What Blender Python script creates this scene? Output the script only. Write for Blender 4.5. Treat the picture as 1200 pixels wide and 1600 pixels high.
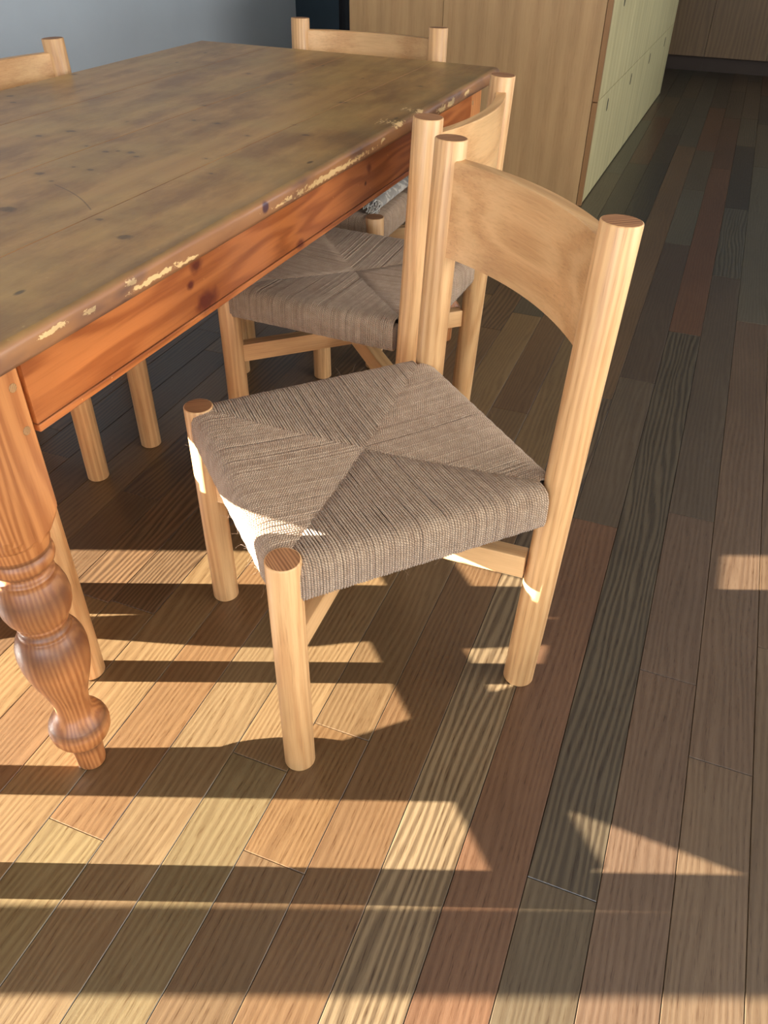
import bpy, bmesh, math, random
import numpy as np
from mathutils import Vector, Matrix
random.seed(7)
for o in list(bpy.data.objects): bpy.data.objects.remove(o, do_unlink=True)
S = bpy.context.scene
C = S.collection
PI = math.pi

# ------------------------------------------------------------------ camera
cam_d = bpy.data.cameras.new('camera'); cam = bpy.data.objects.new('camera', cam_d); C.objects.link(cam)
cam_d.sensor_fit = 'VERTICAL'; cam_d.sensor_height = 24.0; cam_d.sensor_width = 18.0
cam_d.lens = 1252.996 / 1600 * 24.0
cam_d.clip_start = 0.02
r_ = Vector((0.930653, 0.365694, 0.012342)); u_ = Vector((-0.23562, 0.57314, 0.784853)); f_ = Vector((-0.279942, 0.733334, -0.61956))
M = Matrix((r_, u_, -f_)).transposed().to_4x4(); M.translation = (0, 0, 1.2)
cam.matrix_world = M
S.camera = cam

# ------------------------------------------------------------------ light
S.view_settings.view_transform = 'Standard'; S.view_settings.look = 'None'
S.view_settings.exposure = 0.0; S.view_settings.gamma = 1.0
S.view_settings.use_curve_mapping = False
W = bpy.data.worlds.new('sky'); S.world = W; W.use_nodes = True
wn = W.node_tree.nodes; wl = W.node_tree.links
bgn = wn['Background']; bgn.inputs['Color'].default_value = (0.62, 0.78, 1.0, 1); bgn.inputs['Strength'].default_value = 3.0

SUN_AZ = math.radians(21.5); SUN_EL = math.radians(15.95)
sd = Vector((math.cos(SUN_AZ)*math.cos(SUN_EL), math.sin(SUN_AZ)*math.cos(SUN_EL), -math.sin(SUN_EL)))
ld = bpy.data.lights.new('sun', 'SUN'); ld.energy = 66.0; ld.angle = math.radians(0.32); ld.color = (1.0, 0.94, 0.85)
sun = bpy.data.objects.new('sun', ld); C.objects.link(sun)
sun.rotation_euler = sd.to_track_quat('-Z', 'Y').to_euler(); sun.location = (-6, -2, 3)

def area(name, loc, target, sx, sy, power, col):
    l = bpy.data.lights.new(name, 'AREA'); l.shape = 'RECTANGLE'; l.size = sx; l.size_y = sy; l.energy = power; l.color = col
    o = bpy.data.objects.new(name, l); C.objects.link(o); o.location = loc
    o.rotation_euler = (Vector(target) - Vector(loc)).to_track_quat('-Z', 'Y').to_euler()
    return o
area('daylight_through_rear_window', (0.2, -2.32, 1.45), (0.2, 3, 0.9), 2.3, 1.5, 54, (0.95, 0.97, 1.0))
area('right_side_fill', (2.28, 1.3, 1.5), (-3, 1.5, 0.6), 2.2, 1.4, 66, (1.0, 0.94, 0.86))  # added fill, its source unseen; brightens the grey wall and chair posts

area('kitchen_fill', (2.28, 5.4, 1.5), (-0.6, 5.2, 0.3), 1.6, 1.2, 24, (0.86, 0.95, 1.0))  # added fill lamp to brighten the kitchen floor and drawer fronts

# ------------------------------------------------------------------ helpers
def lin(c):
    return tuple([((x/255)/12.92 if x/255 <= 0.04045 else ((x/255+0.055)/1.055)**2.4) for x in c]) + (1,)

def tag(o, label=None, cat=None, group=None, kind=None):
    if label: o['label'] = label
    if cat: o['category'] = cat
    if group: o['group'] = group
    if kind: o['kind'] = kind
    return o

def empty(name, loc=(0, 0, 0), rz=0, **k):
    o = bpy.data.objects.new(name, None); C.objects.link(o); o.location = loc; o.rotation_euler = (0, 0, rz)
    o.empty_display_size = 0.1
    return tag(o, **k)

def link_mesh(name, me, mats, parent=None, loc=(0, 0, 0), rot=(0, 0, 0), smooth=False):
    for m in (mats if isinstance(mats, (list, tuple)) else [mats]): me.materials.append(m)
    o = bpy.data.objects.new(name, me); C.objects.link(o)
    o.location = loc; o.rotation_euler = rot
    if parent: o.parent = parent
    if smooth:
        for p in me.polygons: p.use_smooth = True
    return o

def obj(name, bm, mats, parent=None, loc=(0, 0, 0), rot=(0, 0, 0), smooth=False):
    me = bpy.data.meshes.new(name); bm.to_mesh(me); bm.free()
    return link_mesh(name, me, mats, parent, loc, rot, smooth)

def box(bm, x0, x1, y0, y1, z0, z1, bev=0.0, seg=2):
    vs = [bm.verts.new((x, y, z)) for x in (x0, x1) for y in (y0, y1) for z in (z0, z1)]
    fs = [(0, 1, 3, 2), (4, 6, 7, 5), (0, 4, 5, 1), (2, 3, 7, 6), (0, 2, 6, 4), (1, 5, 7, 3)]
    faces = [bm.faces.new([vs[i] for i in f]) for f in fs]
    if bev > 0:
        es = set(e for f in faces for e in f.edges)
        bmesh.ops.bevel(bm, geom=list(es), offset=bev, segments=seg, profile=0.6, affect='EDGES')
    return bm

def bx(*a, **k): return box(bmesh.new(), *a, **k)

def lathe(prof, n=40, caps=True, capmat=0, bm=None, cx=0, cy=0):
    bm = bm or bmesh.new(); rings = []
    for z, r in prof:
        rings.append([bm.verts.new((cx + r*math.cos(2*PI*i/n), cy + r*math.sin(2*PI*i/n), z)) for i in range(n)])
    for a, b in zip(rings, rings[1:]):
        for i in range(n):
            f = bm.faces.new((a[i], a[(i+1) % n], b[(i+1) % n], b[i])); f.smooth = True
    if caps:
        bm.faces.new(list(reversed(rings[0]))); f = bm.faces.new(rings[-1]); f.material_index = capmat
    return bm

# ------------------------------------------------------------------ node helpers
def newmat(name):
    m = bpy.data.materials.new(name); m.use_nodes = True
    nt = m.node_tree; b = nt.nodes['Principled BSDF']
    return m, nt, b
def N(nt, t, **k):
    n = nt.nodes.new(t)
    for a, v in k.items(): setattr(n, a, v)
    return n
def L(nt, a, b): nt.links.new(a, b)
def mth(nt, op, a, b=None, c=None, clamp=False):
    n = N(nt, 'ShaderNodeMath', operation=op); n.use_clamp = clamp
    for i, v in enumerate((a, b, c)):
        if v is None: continue
        if isinstance(v, (int, float)): n.inputs[i].default_value = v
        else: L(nt, v, n.inputs[i])
    return n.outputs[0]
def ramp(nt, fac, stops, interp='LINEAR'):
    n = N(nt, 'ShaderNodeValToRGB'); n.color_ramp.interpolation = interp
    el = n.color_ramp.elements
    while len(el) < len(stops): el.new(0.5)
    for e, (p, c) in zip(el, stops):
        e.position = p; e.color = c if len(c) == 4 else (*c, 1)
    L(nt, fac, n.inputs[0]); return n.outputs[0]
def mix(nt, fac, a, b, mode='MIX'):
    n = N(nt, 'ShaderNodeMix', data_type='RGBA', blend_type=mode)
    for s, v in ((n.inputs[0], fac), (n.inputs[6], a), (n.inputs[7], b)):
        if hasattr(v, 'is_linked') or hasattr(v, 'links'): L(nt, v, s)
        else: s.default_value = v
    return n.outputs[2]
def noise(nt, vec, scale, detail=3, rough=0.55, dist=0.0):
    n = N(nt, 'ShaderNodeTexNoise'); n.inputs['Scale'].default_value = scale; n.inputs['Detail'].default_value = detail
    n.inputs['Roughness'].default_value = rough; n.inputs['Distortion'].default_value = dist
    L(nt, vec, n.inputs['Vector']); return n.outputs['Fac']
def mapping(nt, vec, scale, loc=(0, 0, 0)):
    n = N(nt, 'ShaderNodeMapping'); n.inputs['Scale'].default_value = scale; n.inputs['Location'].default_value = loc
    L(nt, vec, n.inputs['Vector']); return n.outputs[0]
def coords(nt, random_shift=True, space='Object'):
    tc = N(nt, 'ShaderNodeTexCoord'); v = tc.outputs[space]
    if random_shift:
        oi = N(nt, 'ShaderNodeObjectInfo')
        cmb = N(nt, 'ShaderNodeCombineXYZ')
        L(nt, mth(nt, 'MULTIPLY', oi.outputs['Random'], 13.7), cmb.inputs[0])
        L(nt, mth(nt, 'MULTIPLY', oi.outputs['Random'], 41.3), cmb.inputs[1])
        L(nt, mth(nt, 'MULTIPLY', oi.outputs['Random'], 27.9), cmb.inputs[2])
        a = N(nt, 'ShaderNodeVectorMath', operation='ADD'); L(nt, v, a.inputs[0]); L(nt, cmb.outputs[0], a.inputs[1])
        return a.outputs[0], v, oi
    return v, v, None
def bump(nt, bsdf, h, strength=0.2, dist=0.001):
    n = N(nt, 'ShaderNodeBump'); n.inputs['Strength'].default_value = strength; n.inputs['Distance'].default_value = dist
    L(nt, h, n.inputs['Height']); L(nt, n.outputs[0], bsdf.inputs['Normal'])

def stretch(axis, across, along):
    s = [across]*3; s['xyz'.index(axis)] = along; return tuple(s)

def wood(name, light, dark, axis='z', fig=26, figmix=0.55, pore=0.35, rough=0.4, dist=2.6, tone=0.25, objcolor=False, porescale=420, coat=0.0, bmp=0.15, var=0.0, figlen=0.05, ww=0.3, streak=75, grainlen=0.035):
    """figured timber: growth bands running along one axis, fine pores, broad tone drift"""
    m, nt, b = newmat(name)
    v, raw, oi = coords(nt)
    w = N(nt, 'ShaderNodeTexWave', wave_type='BANDS', bands_direction={'x': 'Y', 'y': 'X', 'z': 'X'}[axis], wave_profile='SIN')
    w.inputs['Scale'].default_value = fig; w.inputs['Distortion'].default_value = dist
    w.inputs['Detail'].default_value = 2.0; w.inputs['Detail Scale'].default_value = 0.35; w.inputs['Detail Roughness'].default_value = 0.5
    # diagonal drift so that round posts are banded on every side
    base = mapping(nt, v, stretch(axis, 1.0, figlen))
    if axis == 'z':
        sx = N(nt, 'ShaderNodeSeparateXYZ'); L(nt, base, sx.inputs[0])
        cb = N(nt, 'ShaderNodeCombineXYZ'); L(nt, mth(nt, 'ADD', sx.outputs[0], mth(nt, 'MULTIPLY', sx.outputs[1], 0.8)), cb.inputs[0]); L(nt, sx.outputs[1], cb.inputs[1]); L(nt, sx.outputs[2], cb.inputs[2])
        base = cb.outputs[0]
    big = noise(nt, mapping(nt, v, stretch(axis, 1.0, 0.12)), 11, 2, 0.5)
    wv = N(nt, 'ShaderNodeVectorMath', operation='SCALE'); wv.inputs['Scale'].default_value = 1.0
    ad = N(nt, 'ShaderNodeVectorMath', operation='ADD'); L(nt, base, ad.inputs[0])
    cb2 = N(nt, 'ShaderNodeCombineXYZ'); bs = mth(nt, 'MULTIPLY', big, 0.09)
    for i in range(3): L(nt, bs, cb2.inputs[i])
    L(nt, cb2.outputs[0], ad.inputs[1]); L(nt, ad.outputs[0], w.inputs['Vector'])
    band = w.outputs['Fac']
    fine = noise(nt, mapping(nt, v, stretch(axis, 1.0, grainlen)), porescale, 2, 0.6)
    finer = noise(nt, mapping(nt, v, stretch(axis, 1.0, grainlen)), streak, 4, 0.62, 0.15)
    drift = noise(nt, mapping(nt, v, stretch(axis, 1.0, 0.3)), 9, 3, 0.5)
    f1 = mth(nt, 'ADD', mth(nt, 'MULTIPLY', band, ww), mth(nt, 'MULTIPLY', finer, 1.0-ww))
    fac = ramp(nt, f1, [(0.33, (0, 0, 0)), (0.66, (1, 1, 1))])
    facs = mth(nt, 'MULTIPLY', fac, figmix)
    if objcolor:
        lc = oi.outputs['Color']
        dc = mix(nt, 1.0, lc, dark, 'MULTIPLY')
    else:
        lc, dc = light, dark
    col = mix(nt, facs, lc, dc)
    pr = ramp(nt, fine, [(0.30, (1, 1, 1)), (0.46, (0, 0, 0))])
    pk = mth(nt, 'MULTIPLY', mth(nt, 'MULTIPLY', pr, pore), mth(nt, 'ADD', mth(nt, 'MULTIPLY', band, 0.7), 0.35))
    col = mix(nt, pk, col, (0.45, 0.34, 0.24, 1), 'MULTIPLY')
    dr = ramp(nt, drift, [(0.3, (1-tone, 1-tone*1.1, 1-tone*1.25)), (0.7, (1+tone*0.5, 1+tone*0.45, 1+tone*0.4))])
    col = mix(nt, 1.0, col, dr, 'MULTIPLY')
    if var:
        vr = mth(nt, 'ADD', mth(nt, 'MULTIPLY', oi.outputs['Random'], var*2), 1-var)
        cc = N(nt, 'ShaderNodeCombineXYZ'); L(nt, vr, cc.inputs[0]); L(nt, vr, cc.inputs[1]); L(nt, vr, cc.inputs[2])
        col = mix(nt, 1.0, col, cc.outputs[0], 'MULTIPLY')
    L(nt, col, b.inputs['Base Color'])
    rr = mth(nt, 'ADD', mth(nt, 'MULTIPLY', fine, 0.18), rough-0.09); L(nt, rr, b.inputs['Roughness'])
    b.inputs['Coat Weight'].default_value = coat; b.inputs['Coat Roughness'].default_value = 0.25
    h = mth(nt, 'ADD', mth(nt, 'MULTIPLY', fine, 0.7), mth(nt, 'MULTIPLY', band, 0.3))
    bump(nt, b, h, bmp, 0.0006)
    return m, nt, b, col, raw

def plain(name, col, rough=0.6, **k):
    m, nt, b = newmat(name); b.inputs['Base Color'].default_value = col; b.inputs['Roughness'].default_value = rough
    for a, v in k.items(): b.inputs[a.replace('_', ' ')].default_value = v
    return m

# ------------------------------------------------------------------ materials
OAK_L, OAK_D = lin((226, 181, 127)), lin((194, 140, 88))
oak_z = wood('oiled_oak_along_z', OAK_L, OAK_D, 'z', fig=20, figmix=0.62, pore=0.35, rough=0.42, var=0.06, ww=0.3, streak=240, dist=5, figlen=0.07)[0]
oak_x = wood('oiled_oak_along_x', OAK_L, OAK_D, 'x', fig=12, figmix=0.55, pore=0.3, rough=0.42, var=0.05, ww=0.3, streak=260, dist=5, figlen=0.12)[0]
oak_end = wood('oak_end_grain', lin((176, 126, 84)), lin((120, 76, 44)), 'y', fig=75, figmix=0.9, pore=0.2, rough=0.6, dist=1.5, figlen=0.5)[0]
floor_mat = wood('oak_floor_board', None, lin((186, 166, 146)), 'y', fig=26, ww=0.27, streak=260, figmix=0.52, pore=0.85, rough=0.36, dist=4.5, tone=0.14, objcolor=True, porescale=520, coat=0.12, bmp=0.35, figlen=0.10, grainlen=0.06)[0]
zebra_mat = wood('oak_floor_board_dark_grain', None, lin((128, 110, 94)), 'y', fig=24, figmix=0.62, pore=1.0, ww=0.45, streak=200, rough=0.36, dist=4.5, tone=0.15, objcolor=True, porescale=520, coat=0.12, bmp=0.35, figlen=0.10, grainlen=0.05)[0]
pine_y = wood('orange_pine_along_y', lin((192, 114, 58)), lin((146, 74, 30)), 'y', ww=0.4, streak=150, fig=30, figmix=0.75, pore=0.25, rough=0.33, coat=0.3, figlen=0.04)
pine_x = wood('orange_pine_along_x', lin((205, 116, 48)), lin((150, 62, 18)), 'x', fig=30, figmix=0.75, pore=0.25, rough=0.33, coat=0.3)[0]
pine_z = wood('orange_pine_along_z', lin((204, 136, 78)), lin((164, 96, 48)), 'z', fig=30, ww=0.4, streak=160, figmix=0.8, pore=0.3, rough=0.44, coat=0.05)
panel_z = wood('cabinet_oak_veneer', lin((188, 150, 103)), lin((166, 126, 82)), 'z', fig=4, ww=0.3, streak=110, figmix=0.5, pore=0.3, figlen=0.1, rough=0.5, dist=3, tone=0.12)[0]
panel_end = panel_z
front_z = wood('drawer_front_veneer', lin((204, 188, 138)), lin((182, 162, 112)), 'z', fig=4, ww=0.3, streak=110, figmix=0.5, pore=0.25, figlen=0.1, rough=0.5, dist=3, tone=0.12)[0]
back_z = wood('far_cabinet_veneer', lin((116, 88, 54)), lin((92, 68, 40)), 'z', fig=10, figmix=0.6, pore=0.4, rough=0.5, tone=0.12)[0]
toe_m = plain('dark_toe_kick', lin((58, 42, 30)), 0.7)
slot_m = plain('slot_shade', lin((20, 16, 12)), 0.9)

# tabletop edge: pine with chipped varnish; positions in the table's own frame
def knots_and_chips(m_tuple, knots, chips=None, chip_col=lin((226, 178, 112)), plane='yz', scale=1.0):
    m, nt, b, col, raw = m_tuple
    sx = N(nt, 'ShaderNodeSeparateXYZ'); L(nt, raw, sx.inputs[0])
    ax = {'x': sx.outputs[0], 'y': sx.outputs[1], 'z': sx.outputs[2]}
    wob = noise(nt, raw, 45, 2)
    for (a, c, ra, rc, kc) in knots:
        da = mth(nt, 'DIVIDE', mth(nt, 'SUBTRACT', ax[plane[0]], a), ra); dc = mth(nt, 'DIVIDE', mth(nt, 'SUBTRACT', ax[plane[1]], c), rc)
        d = mth(nt, 'SQRT', mth(nt, 'ADD', mth(nt, 'MULTIPLY', da, da), mth(nt, 'MULTIPLY', dc, dc)))
        d = mth(nt, 'ADD', d, mth(nt, 'MULTIPLY', mth(nt, 'SUBTRACT', wob, 0.5), 0.9))
        f = ramp(nt, d, [(0.35, (1, 1, 1)), (1.0, (0, 0, 0))])
        col = mix(nt, mth(nt, 'MULTIPLY', f, 0.95), col, kc)
    return m, nt, b, col, raw, ax

# tabletop patina
def tabletop_material():
    m, nt, b, col, raw = wood('worn_tabletop_pine', lin((180, 138, 82)), lin((150, 110, 60)), 'y', fig=5, ww=0.25, streak=40, figmix=0.5, pore=0.2, rough=0.42, dist=3, tone=0.10, coat=0.2, bmp=0.08, figlen=0.10)
    blot = noise(nt, mapping(nt, raw, (1.0, 0.4, 1)), 9, 6, 0.65)
    col = mix(nt, ramp(nt, blot, [(0.40, (0.8, 0.8, 0.8)), (0.56, (0, 0, 0))]), col, lin((128, 90, 50)))
    grime = noise(nt, raw, 5.0, 5, 0.65)
    col = mix(nt, mth(nt, 'MULTIPLY', ramp(nt, grime, [(0.45, (0, 0, 0)), (0.62, (1, 1, 1))]), 0.5), col, lin((172, 140, 82)))
    # small dark knots
    vo = N(nt, 'ShaderNodeTexVoronoi', feature='F1'); vo.inputs['Scale'].default_value = 8.5; vo.inputs['Randomness'].default_value = 1.0
    L(nt, mapping(nt, raw, (1.5, 0.75, 0.2)), vo.inputs['Vector'])
    kf = ramp(nt, vo.outputs['Distance'], [(0.04, (1, 1, 1)), (0.075, (0, 0, 0))])
    sc = N(nt, 'ShaderNodeSeparateColor'); L(nt, vo.outputs['Color'], sc.inputs[0])
    keep = mth(nt, 'GREATER_THAN', sc.outputs[0], 0.3)
    col = mix(nt, mth(nt, 'MULTIPLY', mth(nt, 'MULTIPLY', kf, keep), 0.8), col, lin((60, 44, 32)))
    # knots, dents and one long scratch where the old top has them (table frame)
    sk = N(nt, 'ShaderNodeSeparateXYZ'); L(nt, raw, sk.inputs[0])
    wk = mth(nt, 'MULTIPLY', mth(nt, 'SUBTRACT', noise(nt, raw, 90, 2), 0.5), 1.1)
    acc = None
    for (x, y, r) in ((-1.109, 1.264, .009), (-1.091, 1.278, .006), (-1.063, 1.281, .011), (-1.037, 1.262, .007), (-1.12, 1.101, .012), (-1.094, 1.158, .005), (-1.057, 1.158, .008), (-1.102, 1.546, .007), (-1.042, 1.544, .011),
                      (-0.933, 1.484, .006), (-0.831, 1.541, .010), (-1.167, 1.281, .005), (-0.892, 1.606, .005), (-1.267, 2.046, .009), (-0.895, 1.845, .012), (-0.914, 1.306, .005), (-1.159, 1.675, .008), (-0.873, 0.954, .008), (-1.071, 1.075, .006),
                      (-1.032, 0.931, .018), (-1.615, 1.557, .013), (-1.561, 1.508, .010), (-0.791, 0.908, .014), (-1.099, 1.972, .007), (-0.854, 1.23, .005), (-1.27, 1.357, .013), (-1.3, 1.30, .010), (-1.66, 1.83, .01), (-1.18, 2.25, .009), (-0.80, 2.1, .008)):
        d_ = mth(nt, 'SQRT', mth(nt, 'ADD', mth(nt, 'POWER', mth(nt, 'DIVIDE', mth(nt, 'SUBTRACT', sk.outputs[0], x), r), 2.0), mth(nt, 'POWER', mth(nt, 'DIVIDE', mth(nt, 'SUBTRACT', sk.outputs[1], y), r*0.8), 2.0)))
        acc = d_ if acc is None else mth(nt, 'MINIMUM', acc, d_)
    acc = mth(nt, 'ADD', acc, wk)
    col = mix(nt, mth(nt, 'MULTIPLY', ramp(nt, acc, [(0.55, (1, 1, 1)), (1.0, (0, 0, 0))]), 0.72), col, lin((66, 52, 40)))
    halo = mth(nt, 'MULTIPLY', acc, 0.33)
    col = mix(nt, mth(nt, 'MULTIPLY', ramp(nt, halo, [(0.33, (1, 1, 1)), (0.9, (0, 0, 0))]), 0.25), col, lin((104, 72, 36)))
    # scratch from (-1.054, 1.063) to (-0.913, 0.984)
    tx, ty = 0.872, -0.489
    u = mth(nt, 'ADD', mth(nt, 'MULTIPLY', mth(nt, 'ADD', sk.outputs[0], 1.054), tx), mth(nt, 'MULTIPLY', mth(nt, 'SUBTRACT', sk.outputs[1], 1.063), ty))
    w_ = mth(nt, 'ADD', mth(nt, 'MULTIPLY', mth(nt, 'ADD', sk.outputs[0], 1.054), -ty), mth(nt, 'MULTIPLY', mth(nt, 'SUBTRACT', sk.outputs[1], 1.063), tx))
    w_ = mth(nt, 'SUBTRACT', w_, mth(nt, 'MULTIPLY', mth(nt, 'SINE', mth(nt, 'MULTIPLY', u, 19.5)), 0.008))
    ins_ = mth(nt, 'MULTIPLY', mth(nt, 'GREATER_THAN', u, 0.0), mth(nt, 'LESS_THAN', u, 0.161))
    sc_ = mth(nt, 'MULTIPLY', mth(nt, 'LESS_THAN', mth(nt, 'ABSOLUTE', w_), 0.0012), ins_)
    col = mix(nt, mth(nt, 'MULTIPLY', sc_, 0.6), col, lin((78, 52, 32)))
    # dirt worn into the margin along the long edge
    mg = ramp(nt, mth(nt, 'ADD', mth(nt, 'MULTIPLY', mth(nt, 'ADD', sk.outputs[0], 0.83), 5.5), mth(nt, 'MULTIPLY', mth(nt, 'SUBTRACT', noise(nt, mapping(nt, raw, (1, 0.5, 1)), 14, 4), 0.5), 1.6)), [(0.3, (0, 0, 0)), (0.8, (1, 1, 1))])
    col = mix(nt, mth(nt, 'MULTIPLY', mg, 0.5), col, lin((92, 74, 50)))
    # scratches / pale nicks
    ns = noise(nt, mapping(nt, raw, (1, 0.5, 1)), 120, 1)
    col = mix(nt, mth(nt, 'MULTIPLY', ramp(nt, ns, [(0.74, (0, 0, 0)), (0.8, (1, 1, 1))]), 0.35), col, lin((200, 170, 110)))
    # orange rubbed margin and chipped varnish on the edges (vertical faces and arris)
    geo = N(nt, 'ShaderNodeNewGeometry'); sn = N(nt, 'ShaderNodeSeparateXYZ'); L(nt, geo.outputs['Normal'], sn.inputs[0])
    side = ramp(nt, sn.outputs[2], [(0.55, (1, 1, 1)), (0.98, (0, 0, 0))])
    edgecol = mix(nt, noise(nt, mapping(nt, raw, (1, 0.3, 1)), 22, 3), lin((182, 128, 78)), lin((120, 80, 58)))
    col = mix(nt, side, col, edgecol)
    sx = N(nt, 'ShaderNodeSeparateXYZ'); L(nt, raw, sx.inputs[0])
    wob = mth(nt, 'MULTIPLY', mth(nt, 'SUBTRACT', noise(nt, mapping(nt, raw, (1, 0.5, 1)), 150, 4, 0.7), 0.5), 4.0)
    acc = None
    for (y, z, ry, rz) in ((0.652, -0.012, 0.022, 0.004), (0.715, -0.016, 0.014, 0.004), (0.80, -0.010, 0.013, 0.005), (0.855, -0.022, 0.055, 0.0045), (0.925, -0.026, 0.03, 0.003),
                           (1.40, -0.021, 0.17, 0.0058), (1.19, -0.022, 0.012, 0.003), (1.225, -0.020, 0.012, 0.004), (1.98, -0.020, 0.03, 0.008), (2.05, -0.018, 0.028, 0.008), (2.17, -0.016, 0.022, 0.006), (1.72, -0.004, 0.03, 0.004), (1.63, -0.014, 0.012, 0.003), (1.85, -0.003, 0.02, 0.003)):
        a_ = mth(nt, 'DIVIDE', mth(nt, 'SUBTRACT', sx.outputs[1], y), ry); b_ = mth(nt, 'DIVIDE', mth(nt, 'SUBTRACT', sx.outputs[2], z), rz)
        d_ = mth(nt, 'SUBTRACT', 1.15, mth(nt, 'SQRT', mth(nt, 'ADD', mth(nt, 'MULTIPLY', a_, a_), mth(nt, 'MULTIPLY', b_, b_))))
        acc = d_ if acc is None else mth(nt, 'MAXIMUM', acc, d_)
    cf = mth(nt, 'MULTIPLY', mth(nt, 'ADD', acc, wob), mth(nt, 'GREATER_THAN', sx.outputs[0], -0.75))
    col = mix(nt, ramp(nt, cf, [(0.22, (0, 0, 0)), (0.34, (1, 1, 1))]), col, lin((226, 188, 130)))
    ka = mth(nt, 'DIVIDE', mth(nt, 'SUBTRACT', sx.outputs[1], 1.146), 0.013); kb = mth(nt, 'DIVIDE', mth(nt, 'ADD', sx.outputs[2], 0.013), 0.011)
    kd = mth(nt, 'SQRT', mth(nt, 'ADD', mth(nt, 'MULTIPLY', ka, ka), mth(nt, 'MULTIPLY', kb, kb)))
    col = mix(nt, mth(nt, 'MULTIPLY', ramp(nt, kd, [(0.6, (1, 1, 1)), (1.0, (0, 0, 0))]), mth(nt, 'GREATER_THAN', sx.outputs[0], -0.72)), col, lin((78, 46, 52)))
    # dark worn stain along the upper arris
    dk = noise(nt, mapping(nt, raw, (1, 0.35, 1), (9, 2, 0)), 14, 3)
    col = mix(nt, mth(nt, 'MULTIPLY', mth(nt, 'MULTIPLY', ramp(nt, dk, [(0.52, (0, 0, 0)), (0.64, (1, 1, 1))]), side), 0.6), col, lin((70, 58, 60)))
    L(nt, col, b.inputs['Base Color'])
    return m
top_mat = tabletop_material()
KD = lin((84, 24, 12)); KM = lin((120, 50, 20))
t_ = knots_and_chips(pine_y, [(0.991, 0.676, 0.036, 0.022, KD), (0.975, 0.738, 0.022, 0.015, KD), (0.955, 0.715, 0.012, 0.008, KD), (1.614, 0.724, 0.016, 0.014, KM), (1.595, 0.697, 0.008, 0.006, KD), (1.30, 0.665, 0.02, 0.01, KM)], plane='yz')
m, nt, b, col, raw, ax = t_
gro = mth(nt, 'SUBTRACT', 1.0, mth(nt, 'MULTIPLY', mth(nt, 'ABSOLUTE', mth(nt, 'SUBTRACT', ax['z'], 0.6635)), 500), clamp=True)
col = mix(nt, mth(nt, 'MULTIPLY', gro, 0.7), col, lin((70, 40, 34)))
nick = noise(nt, raw, 130, 1)
col = mix(nt, mth(nt, 'MULTIPLY', ramp(nt, nick, [(0.77, (0, 0, 0)), (0.8, (1, 1, 1))]), 0.6), col, lin((230, 180, 120)))
L(nt, col, b.inputs['Base Color'])
pine_apron = m
# turned leg: patina gathered round the coves
m, nt, b, col, raw = pine_z
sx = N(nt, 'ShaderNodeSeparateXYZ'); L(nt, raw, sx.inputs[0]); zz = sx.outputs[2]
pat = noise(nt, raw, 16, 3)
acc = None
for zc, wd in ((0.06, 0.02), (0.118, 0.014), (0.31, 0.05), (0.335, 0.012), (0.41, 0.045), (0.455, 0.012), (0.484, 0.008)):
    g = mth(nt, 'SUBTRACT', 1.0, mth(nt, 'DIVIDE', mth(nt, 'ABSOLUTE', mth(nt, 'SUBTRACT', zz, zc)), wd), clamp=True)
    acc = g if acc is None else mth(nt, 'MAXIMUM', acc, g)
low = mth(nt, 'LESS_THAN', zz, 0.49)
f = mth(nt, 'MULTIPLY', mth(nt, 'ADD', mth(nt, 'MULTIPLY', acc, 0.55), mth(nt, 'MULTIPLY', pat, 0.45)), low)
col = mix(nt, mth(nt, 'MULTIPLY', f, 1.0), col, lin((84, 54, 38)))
L(nt, col, b.inputs['Base Color'])
pine_turned = m
peg_m = wood('peg_end_grain', lin((182, 138, 88)), lin((130, 90, 56)), 'z', fig=90, figmix=0.6, rough=0.6)[0]

# jute cord
def rope_material():
    m, nt, b = newmat('twisted_jute_cord')
    uv = N(nt, 'ShaderNodeUVMap'); uv.uv_map = 'UVMap'
    sx = N(nt, 'ShaderNodeSeparateXYZ'); L(nt, uv.outputs[0], sx.inputs[0])
    ph = mth(nt, 'ADD', mth(nt, 'MULTIPLY', sx.outputs[0], 1500.0), mth(nt, 'MULTIPLY', sx.outputs[1], 4*PI))
    ply = mth(nt, 'ABSOLUTE', mth(nt, 'SINE', mth(nt, 'MULTIPLY', ph, 0.5)))
    tc = N(nt, 'ShaderNodeTexCoord')
    n1 = noise(nt, tc.outputs['Object'], 60, 3); n2 = noise(nt, tc.outputs['Object'], 1100, 2)
    at = N(nt, 'ShaderNodeAttribute'); at.attribute_name = 'tint'
    col = mix(nt, ramp(nt, n1, [(0.3, (0, 0, 0)), (0.7, (1, 1, 1))]), lin((178, 148, 118)), lin((200, 172, 142)))
    col = mix(nt, at.outputs['Fac'], col, lin((140, 108, 84)))
    col = mix(nt, mth(nt, 'MULTIPLY', ramp(nt, ply, [(0.0, (1, 1, 1)), (0.55, (0, 0, 0))]), 0.75), col, lin((92, 66, 46)))
    col = mix(nt, mth(nt, 'MULTIPLY', ramp(nt, n2, [(0.35, (1, 1, 1)), (0.5, (0, 0, 0))]), 0.3), col, lin((210, 186, 158)))
    L(nt, col, b.inputs['Base Color']); b.inputs['Roughness'].default_value = 0.85
    b.inputs['Sheen Weight'].default_value = 0.25; b.inputs['Sheen Roughness'].default_value = 0.5
    b.inputs['Specular IOR Level'].default_value = 0.2
    bump(nt, b, mth(nt, 'ADD', ply, mth(nt, 'MULTIPLY', n2, 0.5)), 1.0, 0.0012)
    return m
rope_m = rope_material()

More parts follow.
